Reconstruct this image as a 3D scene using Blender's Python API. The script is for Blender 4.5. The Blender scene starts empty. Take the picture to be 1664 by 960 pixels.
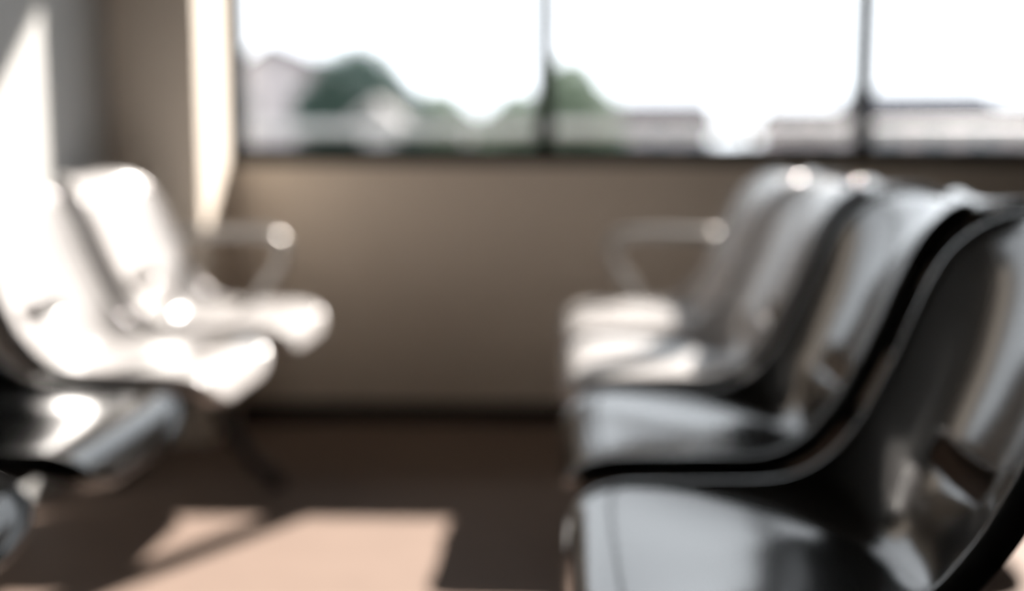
import bpy, bmesh, math, random
from mathutils import Vector, Matrix
S = bpy.context.scene
COL = S.collection
random.seed(7)
R = math.radians

# ---------------------------------------------------------------- camera
cd = bpy.data.cameras.new('camera'); cam = bpy.data.objects.new('camera', cd); COL.objects.link(cam)
cd.sensor_fit = 'HORIZONTAL'; cd.sensor_width = 36.0
cd.lens = 36.0 * 1980 / 1664
cam.location = (0, 0, 0.90)
cam.rotation_euler = (R(90 - 7.22), 0, R(2.25))
cd.clip_start = 0.02; cd.clip_end = 2500
cd.dof.use_dof = True
cd.dof.focus_distance = 0.90
cd.dof.aperture_fstop = 1.50
S.camera = cam

# ---------------------------------------------------------------- sky, sun, exposure
W = bpy.data.worlds.new('sky'); S.world = W; W.use_nodes = True
bg = W.node_tree.nodes['Background']
bg.inputs['Color'].default_value = (0.90, 0.95, 1.0, 1)
bg.inputs['Strength'].default_value = 3.3
SX, SZ = 0.57, 0.87                      # metres moved left / down per metre moved into the room
sd = bpy.data.lights.new('sun', 'SUN'); sun = bpy.data.objects.new('sun', sd); COL.objects.link(sun)
sd.energy = 24; sd.angle = R(0.6); sd.color = (1.0, 0.93, 0.86)
sun.location = (6, 10, 9.5)
sun.rotation_euler = Vector((-SX, -1, -SZ)).to_track_quat('-Z', 'Y').to_euler()
S.view_settings.view_transform = 'Standard'
S.view_settings.look = 'None'
S.view_settings.gamma = 1.0
S.view_settings.use_curve_mapping = False
S.view_settings.exposure = 0.0

# ---------------------------------------------------------------- helpers
def mat(name, col, rough=0.6, metal=0.0, spec=0.5, noise=None, bump=None, coat=0.0):
    m = bpy.data.materials.new(name); m.use_nodes = True
    nt = m.node_tree; b = nt.nodes['Principled BSDF']
    b.inputs['Base Color'].default_value = (*col, 1)
    b.inputs['Roughness'].default_value = rough
    b.inputs['Metallic'].default_value = metal
    b.inputs['Specular IOR Level'].default_value = spec
    b.inputs['Coat Weight'].default_value = coat
    b.inputs['Coat Roughness'].default_value = 0.08
    tc = nt.nodes.new('ShaderNodeTexCoord')
    if noise:
        scale, amt = noise
        n = nt.nodes.new('ShaderNodeTexNoise'); n.inputs['Scale'].default_value = scale
        n.inputs['Detail'].default_value = 5
        nt.links.new(tc.outputs['Object'], n.inputs['Vector'])
        mx = nt.nodes.new('ShaderNodeMix'); mx.data_type = 'RGBA'
        mx.inputs[6].default_value = (*[c * (1 - amt) for c in col], 1)
        mx.inputs[7].default_value = (*[min(1, c * (1 + amt)) for c in col], 1)
        nt.links.new(n.outputs['Fac'], mx.inputs[0])
        nt.links.new(mx.outputs[2], b.inputs['Base Color'])
    if bump:
        scale, st = bump
        n2 = nt.nodes.new('ShaderNodeTexNoise'); n2.inputs['Scale'].default_value = scale
        nt.links.new(tc.outputs['Object'], n2.inputs['Vector'])
        bp = nt.nodes.new('ShaderNodeBump'); bp.inputs['Strength'].default_value = st
        bp.inputs['Distance'].default_value = 0.01
        nt.links.new(n2.outputs['Fac'], bp.inputs['Height'])
        nt.links.new(bp.outputs['Normal'], b.inputs['Normal'])
    return m

def glass_mat():
    m = bpy.data.materials.new('window_glass'); m.use_nodes = True
    nt = m.node_tree; nt.nodes.remove(nt.nodes['Principled BSDF'])
    out = nt.nodes['Material Output']
    t = nt.nodes.new('ShaderNodeBsdfTransparent'); t.inputs['Color'].default_value = (0.97, 0.97, 0.97, 1)
    g = nt.nodes.new('ShaderNodeBsdfGlossy'); g.inputs['Roughness'].default_value = 0.02
    mx = nt.nodes.new('ShaderNodeMixShader')
    mx.inputs[0].default_value = 0.05; nt.links.new(t.outputs[0], mx.inputs[1])
    nt.links.new(g.outputs[0], mx.inputs[2]); nt.links.new(mx.outputs[0], out.inputs['Surface'])
    return m

M = {
    'plaster': mat('warm_tan_plaster', (0.80, 0.71, 0.61), 0.75, noise=(3, .04), bump=(60, .15)),
    'white_plaster': mat('white_plaster', (0.49, 0.49, 0.48), 0.75, noise=(3, .03), bump=(60, .15)),
    'dark_wall': mat('brown_rear_wall', (0.06, 0.052, 0.042), 0.8, noise=(3, .05)),
    'ceiling': mat('ceiling_board', (0.06, 0.055, 0.05), 0.85, noise=(4, .04)),
    'floor': mat('brown_vinyl_floor', (0.205, 0.155, 0.128), 0.55, spec=0.03, noise=(9, .10)),
    'base': mat('black_rubber_skirting', (0.010, 0.010, 0.009), 0.6, spec=.2),
    'frame': mat('dark_bronze_aluminium', (0.006, 0.006, 0.005), 0.5, 0.0, spec=.2),
    'glass': glass_mat(),
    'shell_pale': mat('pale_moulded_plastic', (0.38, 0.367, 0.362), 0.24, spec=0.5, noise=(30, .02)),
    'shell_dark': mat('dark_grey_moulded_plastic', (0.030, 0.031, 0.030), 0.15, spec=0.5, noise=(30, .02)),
    'steel': mat('dark_painted_steel', (0.02, 0.02, 0.02), 0.4, 0.3),
    'chrome': mat('brushed_steel', (0.40, 0.39, 0.375), 0.35, 0.8),
    'rubber': mat('black_rubber', (0.012, 0.012, 0.012), 0.7),
    'concrete': mat('pale_concrete', (0.10, 0.097, 0.094), 1.0, spec=0.0, noise=(2, .08)),
    'ground': mat('dry_grass_ground', (0.085, 0.09, 0.075), 1.0, spec=0.0, noise=(.3, .2)),
    'rail': mat('grey_galvanised_steel', (0.35, 0.35, 0.35), 0.5, 0.2),
    'leaf_dark': mat('dark_green_leaves', (0.034, 0.068, 0.052), 0.8, noise=(.8, .3)),
    'leaf_hazed': mat('hazed_green_leaves', (0.15, 0.19, 0.13), 0.8, noise=(.8, .3)),  # paleness stands in for distance haze over these trees
    'bark': mat('brown_bark', (0.12, 0.09, 0.07), 0.9, noise=(6, .3)),
    'render_pink': mat('hazed_pink_render', (0.42, 0.375, 0.38), 0.9, spec=0.0, noise=(.5, .05)),  # pink render, paled so its colour carries the outdoor haze
    'render_white': mat('white_render', (0.36, 0.345, 0.34), 0.9, spec=0.0, noise=(.5, .04)),
    'roof_grey': mat('grey_mauve_roof', (0.050, 0.045, 0.050), 1.0, spec=0.0, noise=(2, .1)),
    'roof_dark': mat('slate_blue_roof', (0.040, 0.040, 0.047), 1.0, spec=0.0, noise=(2, .1)),
    'pane': mat('far_window_pane', (0.10, 0.12, 0.14), 0.15),
}

def mesh_obj(name, bm, m, parent=None, smooth=False):
    me = bpy.data.meshes.new(name)
    bmesh.ops.recalc_face_normals(bm, faces=bm.faces[:])
    bm.to_mesh(me); bm.free()
    if m is not None: me.materials.append(m)
    if smooth:
        for p in me.polygons: p.use_smooth = True
    o = bpy.data.objects.new(name, me); COL.objects.link(o)
    if parent is not None: o.parent = parent
    return o

def box(bm, x0, x1, y0, y1, z0, z1, bev=0.0):
    vs = [bm.verts.new((x, y, z)) for x in (x0, x1) for y in (y0, y1) for z in (z0, z1)]
    fs = [bm.faces.new([vs[i] for i in q]) for q in
          ((0, 1, 3, 2), (4, 6, 7, 5), (0, 4, 5, 1), (2, 3, 7, 6), (0, 2, 6, 4), (1, 5, 7, 3))]
    if bev > 0:
        es = list({e for f in fs for e in f.edges})
        bmesh.ops.bevel(bm, geom=es, offset=bev, segments=2, affect='EDGES')

def boxo(name, x0, x1, y0, y1, z0, z1, m, parent=None, bev=0.0):
    bm = bmesh.new(); box(bm, x0, x1, y0, y1, z0, z1, bev)
    return mesh_obj(name, bm, m, parent)

def catmull(pts, n=6):
    pts = [Vector(p) for p in pts]
    P = [pts[0] * 2 - pts[1]] + pts + [pts[-1] * 2 - pts[-2]]
    out = []
    for i in range(1, len(P) - 2):
        a, b, c, d = P[i - 1:i + 3]
        for k in range(n):
            t = k / n
            out.append(0.5 * (2 * b + (c - a) * t + (2 * a - 5 * b + 4 * c - d) * t * t + (3 * b - a - 3 * c + d) * t ** 3))
    out.append(pts[-1])
    return out

def tube(bm, pts, rad, seg=10, sx=1.0):
    """round (or flattened) tube along a path; rad a number or one per point"""
    n = len(pts); rings = []
    rads = rad if isinstance(rad, (list, tuple)) else [rad] * n
    up = Vector((0, 1, 0))
    for i, p in enumerate(pts):
        t = (pts[min(i + 1, n - 1)] - pts[max(i - 1, 0)]).normalized()
        a = up if abs(t.dot(up)) < .95 else Vector((1, 0, 0))
        u = t.cross(a).normalized(); v = t.cross(u)
        rings.append([bm.verts.new(p + (u * math.cos(2 * math.pi * k / seg) + v * math.sin(2 * math.pi * k / seg) * sx) * rads[i]) for k in range(seg)])
    for a, b in zip(rings, rings[1:]):
        for k in range(seg):
            bm.faces.new((a[k], a[(k + 1) % seg], b[(k + 1) % seg], b[k]))
    bm.faces.new(rings[0][::-1]); bm.faces.new(rings[-1])

def struct(o):
    o['kind'] = 'structure'; return o

def tag(o, label, cat, group=None, kind=None):
    o['label'] = label; o['category'] = cat
    if group: o['group'] = group
    if kind: o['kind'] = kind
    return o

def empty(name, loc, rz=0.0):
    o = bpy.data.objects.new(name, None); COL.objects.link(o)
    o.location = loc; o.rotation_euler = (0, 0, rz); o.empty_display_size = .1
    return o

# ---------------------------------------------------------------- the room
YW, YP, XL, XP = 3.85, 3.52, -1.30, -1.04       # window wall, pillar front, left wall, pillar side
XR, YB, H = 2.7, -4.5, 2.7
SILL, HEAD = 0.828, 2.60
WT = 0.16
struct(boxo('floor', XL - .2, XR + .2, YB - .2, YW, -.12, 0, M['floor']))
struct(boxo('ceiling', XL - .2, XR + .2, YB - .2, YW + WT, H, H + .12, M['ceiling']))
struct(boxo('wall_left', XL - .2, XL, YB, YW + WT, 0, H, M['white_plaster']))
struct(boxo('wall_right', XR, XR + .2, YB, YW + WT, 0, H, M['dark_wall']))
struct(boxo('wall_back', XL - .2, XR + .2, YB - .2, YB, 0, H, M['dark_wall']))
bm = bmesh.new()
WX0, WX1 = XP, 1.955
box(bm, XL, XR, YW, YW + WT, -.12, SILL)
box(bm, XL, XR, YW, YW + WT, HEAD, H)
box(bm, XL, WX0, YW, YW + WT, SILL, HEAD)
box(bm, WX1, XR, YW, YW + WT, SILL, HEAD)
struct(mesh_obj('wall_front', bm, M['plaster']))
# unseen canopy, added over the terrace so its edge cuts off sun and sky
CZ = 3.3
struct(boxo('added_sun_canopy', XL - 6, XR + 6, YW + WT, YW + (CZ - 1.92) / SZ, CZ, CZ + .14, M['ceiling']))
struct(boxo('trim_1', XL, XP, YP, YW, 0, H, M['plaster']))          # pillar in the corner
struct(boxo('baseboard_front', XP, XR, YW - .014, YW, 0, .062, M['base'], bev=.003))

# window: frame, mullions, three panes
win = struct(boxo('window_1', WX0, WX1, YW - .012, YW + .09, SILL, SILL + .056, M['frame'], bev=.004))
boxo('head_frame', WX0, WX1, YW - .005, YW + .09, HEAD - .045, HEAD, M['frame'], win, .004)
boxo('jamb', WX0, WX0 + .032, YW - .005, YW + .09, SILL + .045, HEAD - .045, M['frame'], win, .004)
boxo('jamb', WX1 - .032, WX1, YW - .005, YW + .09, SILL + .045, HEAD - .045, M['frame'], win, .004)
muls = [(-0.049, .056), (0.943, .048)]
for x, w in muls:
    boxo('mullion', x - w / 2, x + w / 2, YW - .005, YW + .09, SILL + .045, HEAD - .045, M['frame'], win, .004)
edges = [WX0 + .016] + [m_[0] for m_ in muls] + [WX1 - .016]
for a, b in zip(edges, edges[1:]):
    boxo('pane', a, b, YW + .040, YW + .046, SILL + .03, HEAD - .03, M['glass'], win)

# ---------------------------------------------------------------- bench seating
SW = 0.221        # half width of the shell surface (rim adds a little)
prof = catmull([(0.012, 0, .405), (.022, 0, .435), (.07, 0, .456), (.19, 0, .458), (.290, 0, .460), (.345, 0, .483), (.382, 0, .527), (.410, 0, .58),
                (.438, 0, .64), (.462, 0, .70), (.492, 0, .760), (.530, 0, .797), (.565, 0, .812), (.588, 0, .808)], 8)       # the rim, seen from the side
midp = catmull([(0.012, 0, .405), (.022, 0, .435), (.07, 0, .452), (.17, 0, .444), (.27, 0, .431), (.345, 0, .423), (.382, 0, .430), (.405, 0, .460),
                (.421, 0, .50), (.445, 0, .55), (.480, 0, .63), (.509, 0, .71), (.528, 0, .758), (.546, 0, .790), (.565, 0, .810), (.588, 0, .808)], 8)   # the hollow middle
def resample(pts, n):
    L = [0]
    for a, b in zip(pts, pts[1:]): L.append(L[-1] + (b - a).length)
    out = []; j = 0
    for i in range(n):
        s = L[-1] * i / (n - 1)
        while j < len(L) - 2 and L[j + 1] < s: j += 1
        t = (s - L[j]) / (L[j + 1] - L[j]); out.append(pts[j].lerp(pts[j + 1], t))
    return out, L[-1]

def interp(tab, t):
    for (a, va), (b, vb) in zip(tab, tab[1:]):
        if t <= b:
            k = (t - a) / (b - a); k = k * k * (3 - 2 * k)
            return va + (vb - va) * k
    return tab[-1][1]

def make_shell_mesh(m):
    bm = bmesh.new()
    NU, NV = 51, 25
    P, L = resample(prof, NU); Q, LQ = resample(midp, NU)
    grid = []
    for i in range(NU):
        s = i / (NU - 1)
        p = P[i]
        t = (P[min(i + 1, NU - 1)] - P[max(i - 1, 0)]).normalized()
        n = Vector((-t.z, 0, t.x))                   # towards the sitter
        if n.z < -.01 and s < .5: n = -n
        e = min(s, 1 - s) * L
        r = .105 if s < .5 else .155
        w = SW if e >= r else SW - r + math.sqrt(max(0, r * r - (r - e) ** 2))
        w *= interp([(0, 1.0), (.35, 1.0), (.55, .965), (.75, .985), (1, .97)], s)
        row = []
        for j in range(NV):
            v = -1 + 2 * j / (NV - 1)
            row.append(bm.verts.new(p.lerp(Q[i], 1 - abs(v) ** (3.0 if s < .5 else 3.0 - 1.0 * min(1, (s - .5) / .08))) + Vector((0, v * w, 0))))
        grid.append(row)
    faces = {}
    for i in range(NU - 1):
        for j in range(NV - 1):
            faces[i, j] = bm.faces.new((grid[i][j], grid[i + 1][j], grid[i + 1][j + 1], grid[i][j + 1]))
    bm.normal_update()
    if grid[10][12].normal.z < 0:
        bmesh.ops.reverse_faces(bm, faces=bm.faces[:]); bm.normal_update()
    # boundary loop
    loop = [grid[0][j] for j in range(NV)] + [grid[i][NV - 1] for i in range(1, NU)] + \
           [grid[NU - 1][j] for j in range(NV - 2, -1, -1)] + [grid[i][0] for i in range(NU - 2, 0, -1)]
    cen = [sum((v.co for v in loop), Vector()) / len(loop)]
    N = len(loop); outs = []
    for k in range(N):
        t = (loop[(k + 1) % N].co - loop[k - 1].co).normalized()
        n = loop[k].normal.copy()
        o = t.cross(n)
        # orient outwards using the grid neighbour
        nb = [e.other_vert(loop[k]) for e in loop[k].link_edges]
        inn = [w for w in nb if w not in (loop[(k + 1) % N], loop[k - 1])]
        d = (loop[k].co - (inn[0].co if inn else grid[NU // 2][NV // 2].co))
        if o.dot(d) < 0: o = -o
        outs.append((o.normalized(), n))
    # smooth the outward directions
    for _ in range(2):
        outs = [((outs[k - 1][0] + outs[k][0] * 2 + outs[(k + 1) % N][0]).normalized(), outs[k][1]) for k in range(N)]
    prev = loop
    for (oo, nn) in ((.009, .0040), (.018, .0035), (.024, -.003), (.0255, -.014), (.025, -.030)):
        cur = [bm.verts.new(loop[k].co + outs[k][0] * oo + outs[k][1] * nn) for k in range(N)]
        for k in range(N):
            bm.faces.new((prev[k], prev[(k + 1) % N], cur[(k + 1) % N], cur[k]))
        prev = cur
    # hand slot low in the back
    ic = min((i for i in range(NU) if grid[i][12].co.x > .3), key=lambda i: abs(grid[i][12].co.z - .534))
    i0, i1 = ic - 1, ic + 1
    kill = [faces[i, j] for i in range(i0, i1) for j in range(7, NV - 8)]
    bmesh.ops.delete(bm, geom=kill, context='FACES')
    bmesh.ops.recalc_face_normals(bm, faces=bm.faces[:])
    me = bpy.data.meshes.new('seat_shell'); bm.to_mesh(me); bm.free()
    me.materials.append(m)
    for p in me.polygons: p.use_smooth = True
    return me

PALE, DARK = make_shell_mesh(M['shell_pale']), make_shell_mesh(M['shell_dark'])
PITCH = 0.592

def make_bench(name, loc, rz, shells, label, group, far_arm=+1):
    """local frame: seats face -x, row runs along y; y = 0 at the middle of the row"""
    b = empty(name, loc, rz); tag(b, label, 'bench', group)
    nseat = len(shells); half = nseat * PITCH / 2
    for k in range(nseat):
        y = -half + PITCH * (k + .5)
        s = bpy.data.objects.new('seat_shell', shells[k]); COL.objects.link(s); s.parent = b; s.location = (0, y, 0)
        if PALE in shells: s['label'] = 'pale plastic seat' if shells[k] is PALE else 'dark grey plastic seat'
        so = s.modifiers.new('thick', 'SOLIDIFY'); so.thickness = .0045; so.offset = -1
        ss = s.modifiers.new('smooth', 'SUBSURF'); ss.levels = 1; ss.render_levels = 1
        bm = bmesh.new()
        for yy in (-.12, .12):
            box(bm, .14, .44, yy - .015, yy + .015, .385, .409, .003)
        box(bm, .24, .34, -.135, .135, .372, .386, .003)
        br = mesh_obj('bracket', bm, M['steel'], s)
    bm = bmesh.new(); box(bm, .25, .33, -half + .01, half + .03, .315, .371, .008)
    mesh_obj('beam', bm, M['steel'], b)
    for y in (-half + .30, half - .06):
        bm = bmesh.new()
        tube(bm, catmull([(.09, y, .026), (.15, y, .060), (.21, y, .14), (.265, y, .25), (.285, y, .335)], 5), .020, 10)
        tube(bm, catmull([(.53, y, .026), (.46, y, .060), (.39, y, .14), (.32, y, .25), (.295, y, .335)], 5), .020, 10)
        lg = mesh_obj('leg', bm, M['steel'], b, True)
        for xx in (.10, .52):
            bm = bmesh.new(); tube(bm, [Vector((xx, y, 0)), Vector((xx, y, .008)), Vector((xx, y, .024))], [.026, .026, .020], 12)
            mesh_obj('foot_pad', bm, M['rubber'], lg)
    y = far_arm * (half + .012)
    bm = bmesh.new()
    tube(bm, catmull([(.29, y, .345), (.265, y, .40), (.215, y, .475), (.165, y, .545), (.145, y, .595), (.165, y, .632), (.22, y, .643),
                      (.33, y, .643), (.44, y, .640)], 6), .0155, 12)
    a = mesh_obj('armrest', bm, M['chrome'], b, True)
    bm = bmesh.new(); tube(bm, [Vector((.436, y, .64)), Vector((.446, y, .64)), Vector((.450, y, .64))], [.0175, .0175, .013], 12)
    mesh_obj('end_cap', bm, M['rubber'], a, True)
    return b

yc = 2.20
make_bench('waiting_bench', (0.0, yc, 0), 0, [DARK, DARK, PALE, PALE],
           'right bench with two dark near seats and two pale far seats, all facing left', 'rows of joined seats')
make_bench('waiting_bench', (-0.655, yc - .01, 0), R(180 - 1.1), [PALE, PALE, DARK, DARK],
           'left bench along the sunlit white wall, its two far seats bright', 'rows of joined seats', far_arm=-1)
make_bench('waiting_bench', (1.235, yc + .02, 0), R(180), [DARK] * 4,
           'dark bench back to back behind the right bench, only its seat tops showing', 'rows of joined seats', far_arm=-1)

# ---------------------------------------------------------------- outside
GZ = -3.5
g = boxo('ground', -500, 500, 6.9, 1500, GZ - .3, GZ, M['ground']); g['kind'] = 'structure'
s = boxo('terrace', XL - 6, XR + 6, YW + WT, 6.9, -.35, -.08, M['concrete']); s['kind'] = 'structure'
t = boxo('terrace_retaining', XL - 6, XR + 6, 6.6, 6.9, GZ, -.35, M['concrete']); t.name = 'wall_terrace'; t['kind'] = 'structure'

rl = empty('railing', (1.0, 6.6, -.08)); tag(rl, 'pale metal railing outside, running low across the window', 'railing')
bm = bmesh.new(); tube(bm, [Vector((-6, 0, 1.045)), Vector((0, 0, 1.045)), Vector((6, 0, 1.045))], .030, 12); mesh_obj('top_rail', bm, M['rail'], rl, True)
bm = bmesh.new(); tube(bm, [Vector((-6, 0, .55)), Vector((0, 0, .55)), Vector((6, 0, .55))], .018, 10); mesh_obj('lower_rail', bm, M['rail'], rl, True)
for k in range(9):
    bm = bmesh.new(); tube(bm, [Vector((-6 + 1.5 * k, 0, 0)), Vector((-6 + 1.5 * k, 0, 1.03))], .018, 8); mesh_obj('post', bm, M['rail'], rl)

def px(x, y, d):
    """room point seen at photograph pixel (x, y), d metres down the room"""
    return Vector(((x - 910) / 1980 * d, d, 0.9 - (y - 229) / 1980 * d))

def tree(loc, height, blobs, m, label, group='trees beyond the window'):
    """blobs: (x, z, r) relative to the base"""
    t = empty('tree', loc); tag(t, label, 'tree', group)
    bm = bmesh.new()
    tube(bm, catmull([(0, 0, 0), (.05, 0, height * .25), (-.05, .05, height * .5), (.03, 0, height * .75)], 4),
         [.24 - .0135 * k for k in range(13)], 8)
    mesh_obj('trunk', bm, M['bark'], t, True)
    vs, fs = [], []
    rnd = random.Random(int(abs(loc[0]) * 100) + 3)
    for (bx, bz, br) in blobs:
        n = int(700 * br * br) + 200
        for _ in range(n):
            d = Vector((rnd.gauss(0, 1), rnd.gauss(0, 1), rnd.gauss(0, 1))).normalized() * br * rnd.uniform(.55, 1.0)
            c = Vector((bx, 0, bz)) + Vector((d.x, d.y * .9, d.z))
            a = Vector((rnd.gauss(0, 1), rnd.gauss(0, 1), rnd.gauss(0, 1))).normalized()
            b = a.orthogonal().normalized(); L = rnd.uniform(.10, .19)
            k = len(vs)
            vs += [c - a * L, c + b * L * .5, c + a * L, c - b * L * .5]
            fs.append((k, k + 1, k + 2, k + 3))
    me = bpy.data.meshes.new('foliage'); me.from_pydata([tuple(v) for v in vs], [], fs); me.materials.append(m)
    o = bpy.data.objects.new('foliage', me); COL.objects.link(o); o.parent = t; o['kind'] = 'stuff'
    return t

def tree_px(x, d, blobs_px, m, label):
    base = px(x, 229, d); base.z = GZ
    bl = [((bx - x) / 1980 * d, 0.9 - (by - 229) / 1980 * d - GZ, br * 1.3 / 1980 * d) for bx, by, br in blobs_px]
    top = max(b[1] + b[2] for b in bl)
    tree(tuple(base), top, bl, m, label)

tree_px(585, 38, [(585, 150, 62), (535, 185, 48), (640, 190, 45), (560, 240, 60), (630, 250, 55)], M['leaf_dark'],
        'large dark green round tree, the biggest seen through the left pane')
tree_px(715, 46, [(715, 195, 38), (745, 215, 34), (700, 240, 45), (760, 250, 45)], M['leaf_hazed'],
        'hazy pale green tree just right of the big dark tree')
tree_px(835, 50, [(845, 195, 36), (810, 215, 34), (860, 240, 45)], M['leaf_hazed'],
        'low hazy bluish green tree just left of the central mullion')
tree_px(925, 44, [(925, 150, 40), (945, 190, 48), (915, 215, 48), (965, 230, 40)], M['leaf_hazed'],
        'tall hazy pale green tree just right of the central mullion')

def house(name, xc, w_px, eave, ridge, d, wall, roof, label, gable_front=False, wins=2, depth=7.0):
    c = px(xc, 229, d); w = w_px / 1980 * d
    ze = 0.9 - (eave - 229) / 1980 * d; zr = 0.9 - (ridge - 229) / 1980 * d
    h = empty(name, (c.x, d, GZ)); tag(h, label, 'house', 'houses beyond the window')
    e, r = ze - GZ, zr - GZ
    bm = bmesh.new(); box(bm, -w / 2, w / 2, 0, depth, 0, e); 
    if gable_front:
        for y in (0.0, depth):
            vs = [bm.verts.new(p) for p in ((-w / 2, y, e), (w / 2, y, e), (0, y, r))]; bm.faces.new(vs)
    else:
        for x in (-w / 2, w / 2):
            vs = [bm.verts.new(p) for p in ((x, 0, e), (x, depth, e), (x, depth / 2, r))]; bm.faces.new(vs)
    mesh_obj('wall', bm, wall, h)
    bm = bmesh.new(); ov = .35; th = .14
    if gable_front:
        for sgn in (-1, 1):
            sl = (r - e) / (w / 2)
            pts = [(sgn * (w / 2 + ov), e - ov * sl), (0, r)]
            q = []
            for y in (-ov, depth + ov):
                q += [bm.verts.new((pts[0][0], y, pts[0][1])), bm.verts.new((0, y, pts[1][1])),
                      bm.verts.new((0, y, pts[1][1] + th)), bm.verts.new((pts[0][0], y, pts[0][1] + th))]
            for f in ((0, 1, 2, 3), (7, 6, 5, 4), (0, 4, 5, 1), (1, 5, 6, 2), (2, 6, 7, 3), (3, 7, 4, 0)): bm.faces.new([q[i] for i in f])
    else:
        sl = (r - e) / (depth / 2)
        for y0 in (-ov, depth + ov):
            z0 = e - ov * sl
            q = []
            for x in (-w / 2 - ov, w / 2 + ov):
                q += [bm.verts.new((x, y0, z0)), bm.verts.new((x, depth / 2, r)), bm.verts.new((x, depth / 2, r + th)), bm.verts.new((x, y0, z0 + th))]
            for f in ((0, 1, 2, 3), (7, 6, 5, 4), (0, 4, 5, 1), (1, 5, 6, 2), (2, 6, 7, 3), (3, 7, 4, 0)): bm.faces.new([q[i] for i in f])
    mesh_obj('roof', bm, roof, h)
    for k in range(wins):
        x = -w / 2 + w * (k + .5) / wins
        for z in (e - 1.6, e - 4.2):
            if z < .8: continue
            f = boxo('window', x - .55, x + .55, -.04, .05, z, z + 1.1, M['render_white'], h)
            boxo('pane', x - .48, x + .48, -.055, -.03, z + .07, z + 1.03, M['pane'], f)
    return h

house('house', 445, 190, 132, 72, 58, M['render_pink'], M['roof_grey'], 'hazy pale pink gabled house at the left edge of the left pane', True, 2)
house('house', 1070, 165, 205, 164, 75, M['render_pink'], M['roof_grey'], 'low mauve roofed house right of the central mullion', False, 3)
house('house', 1335, 160, 212, 176, 80, M['render_pink'], M['roof_grey'], 'hazy pale low house left of the right hand mullion', False, 3)
house('house', 1505, 215, 202, 152, 62, M['render_pink'], M['roof_dark'], 'grey blue roofed house right of the right hand mullion', False, 3)
house('house', 1670, 170, 208, 168, 70, M['render_pink'], M['roof_grey'], 'grey roofed house at the right edge of the picture', False, 3)
house('hut', 612, 42, 190, 172, 30, M['render_white'], M['render_white'], 'small white hut in front of the big dark tree', True, 0, 1.2)
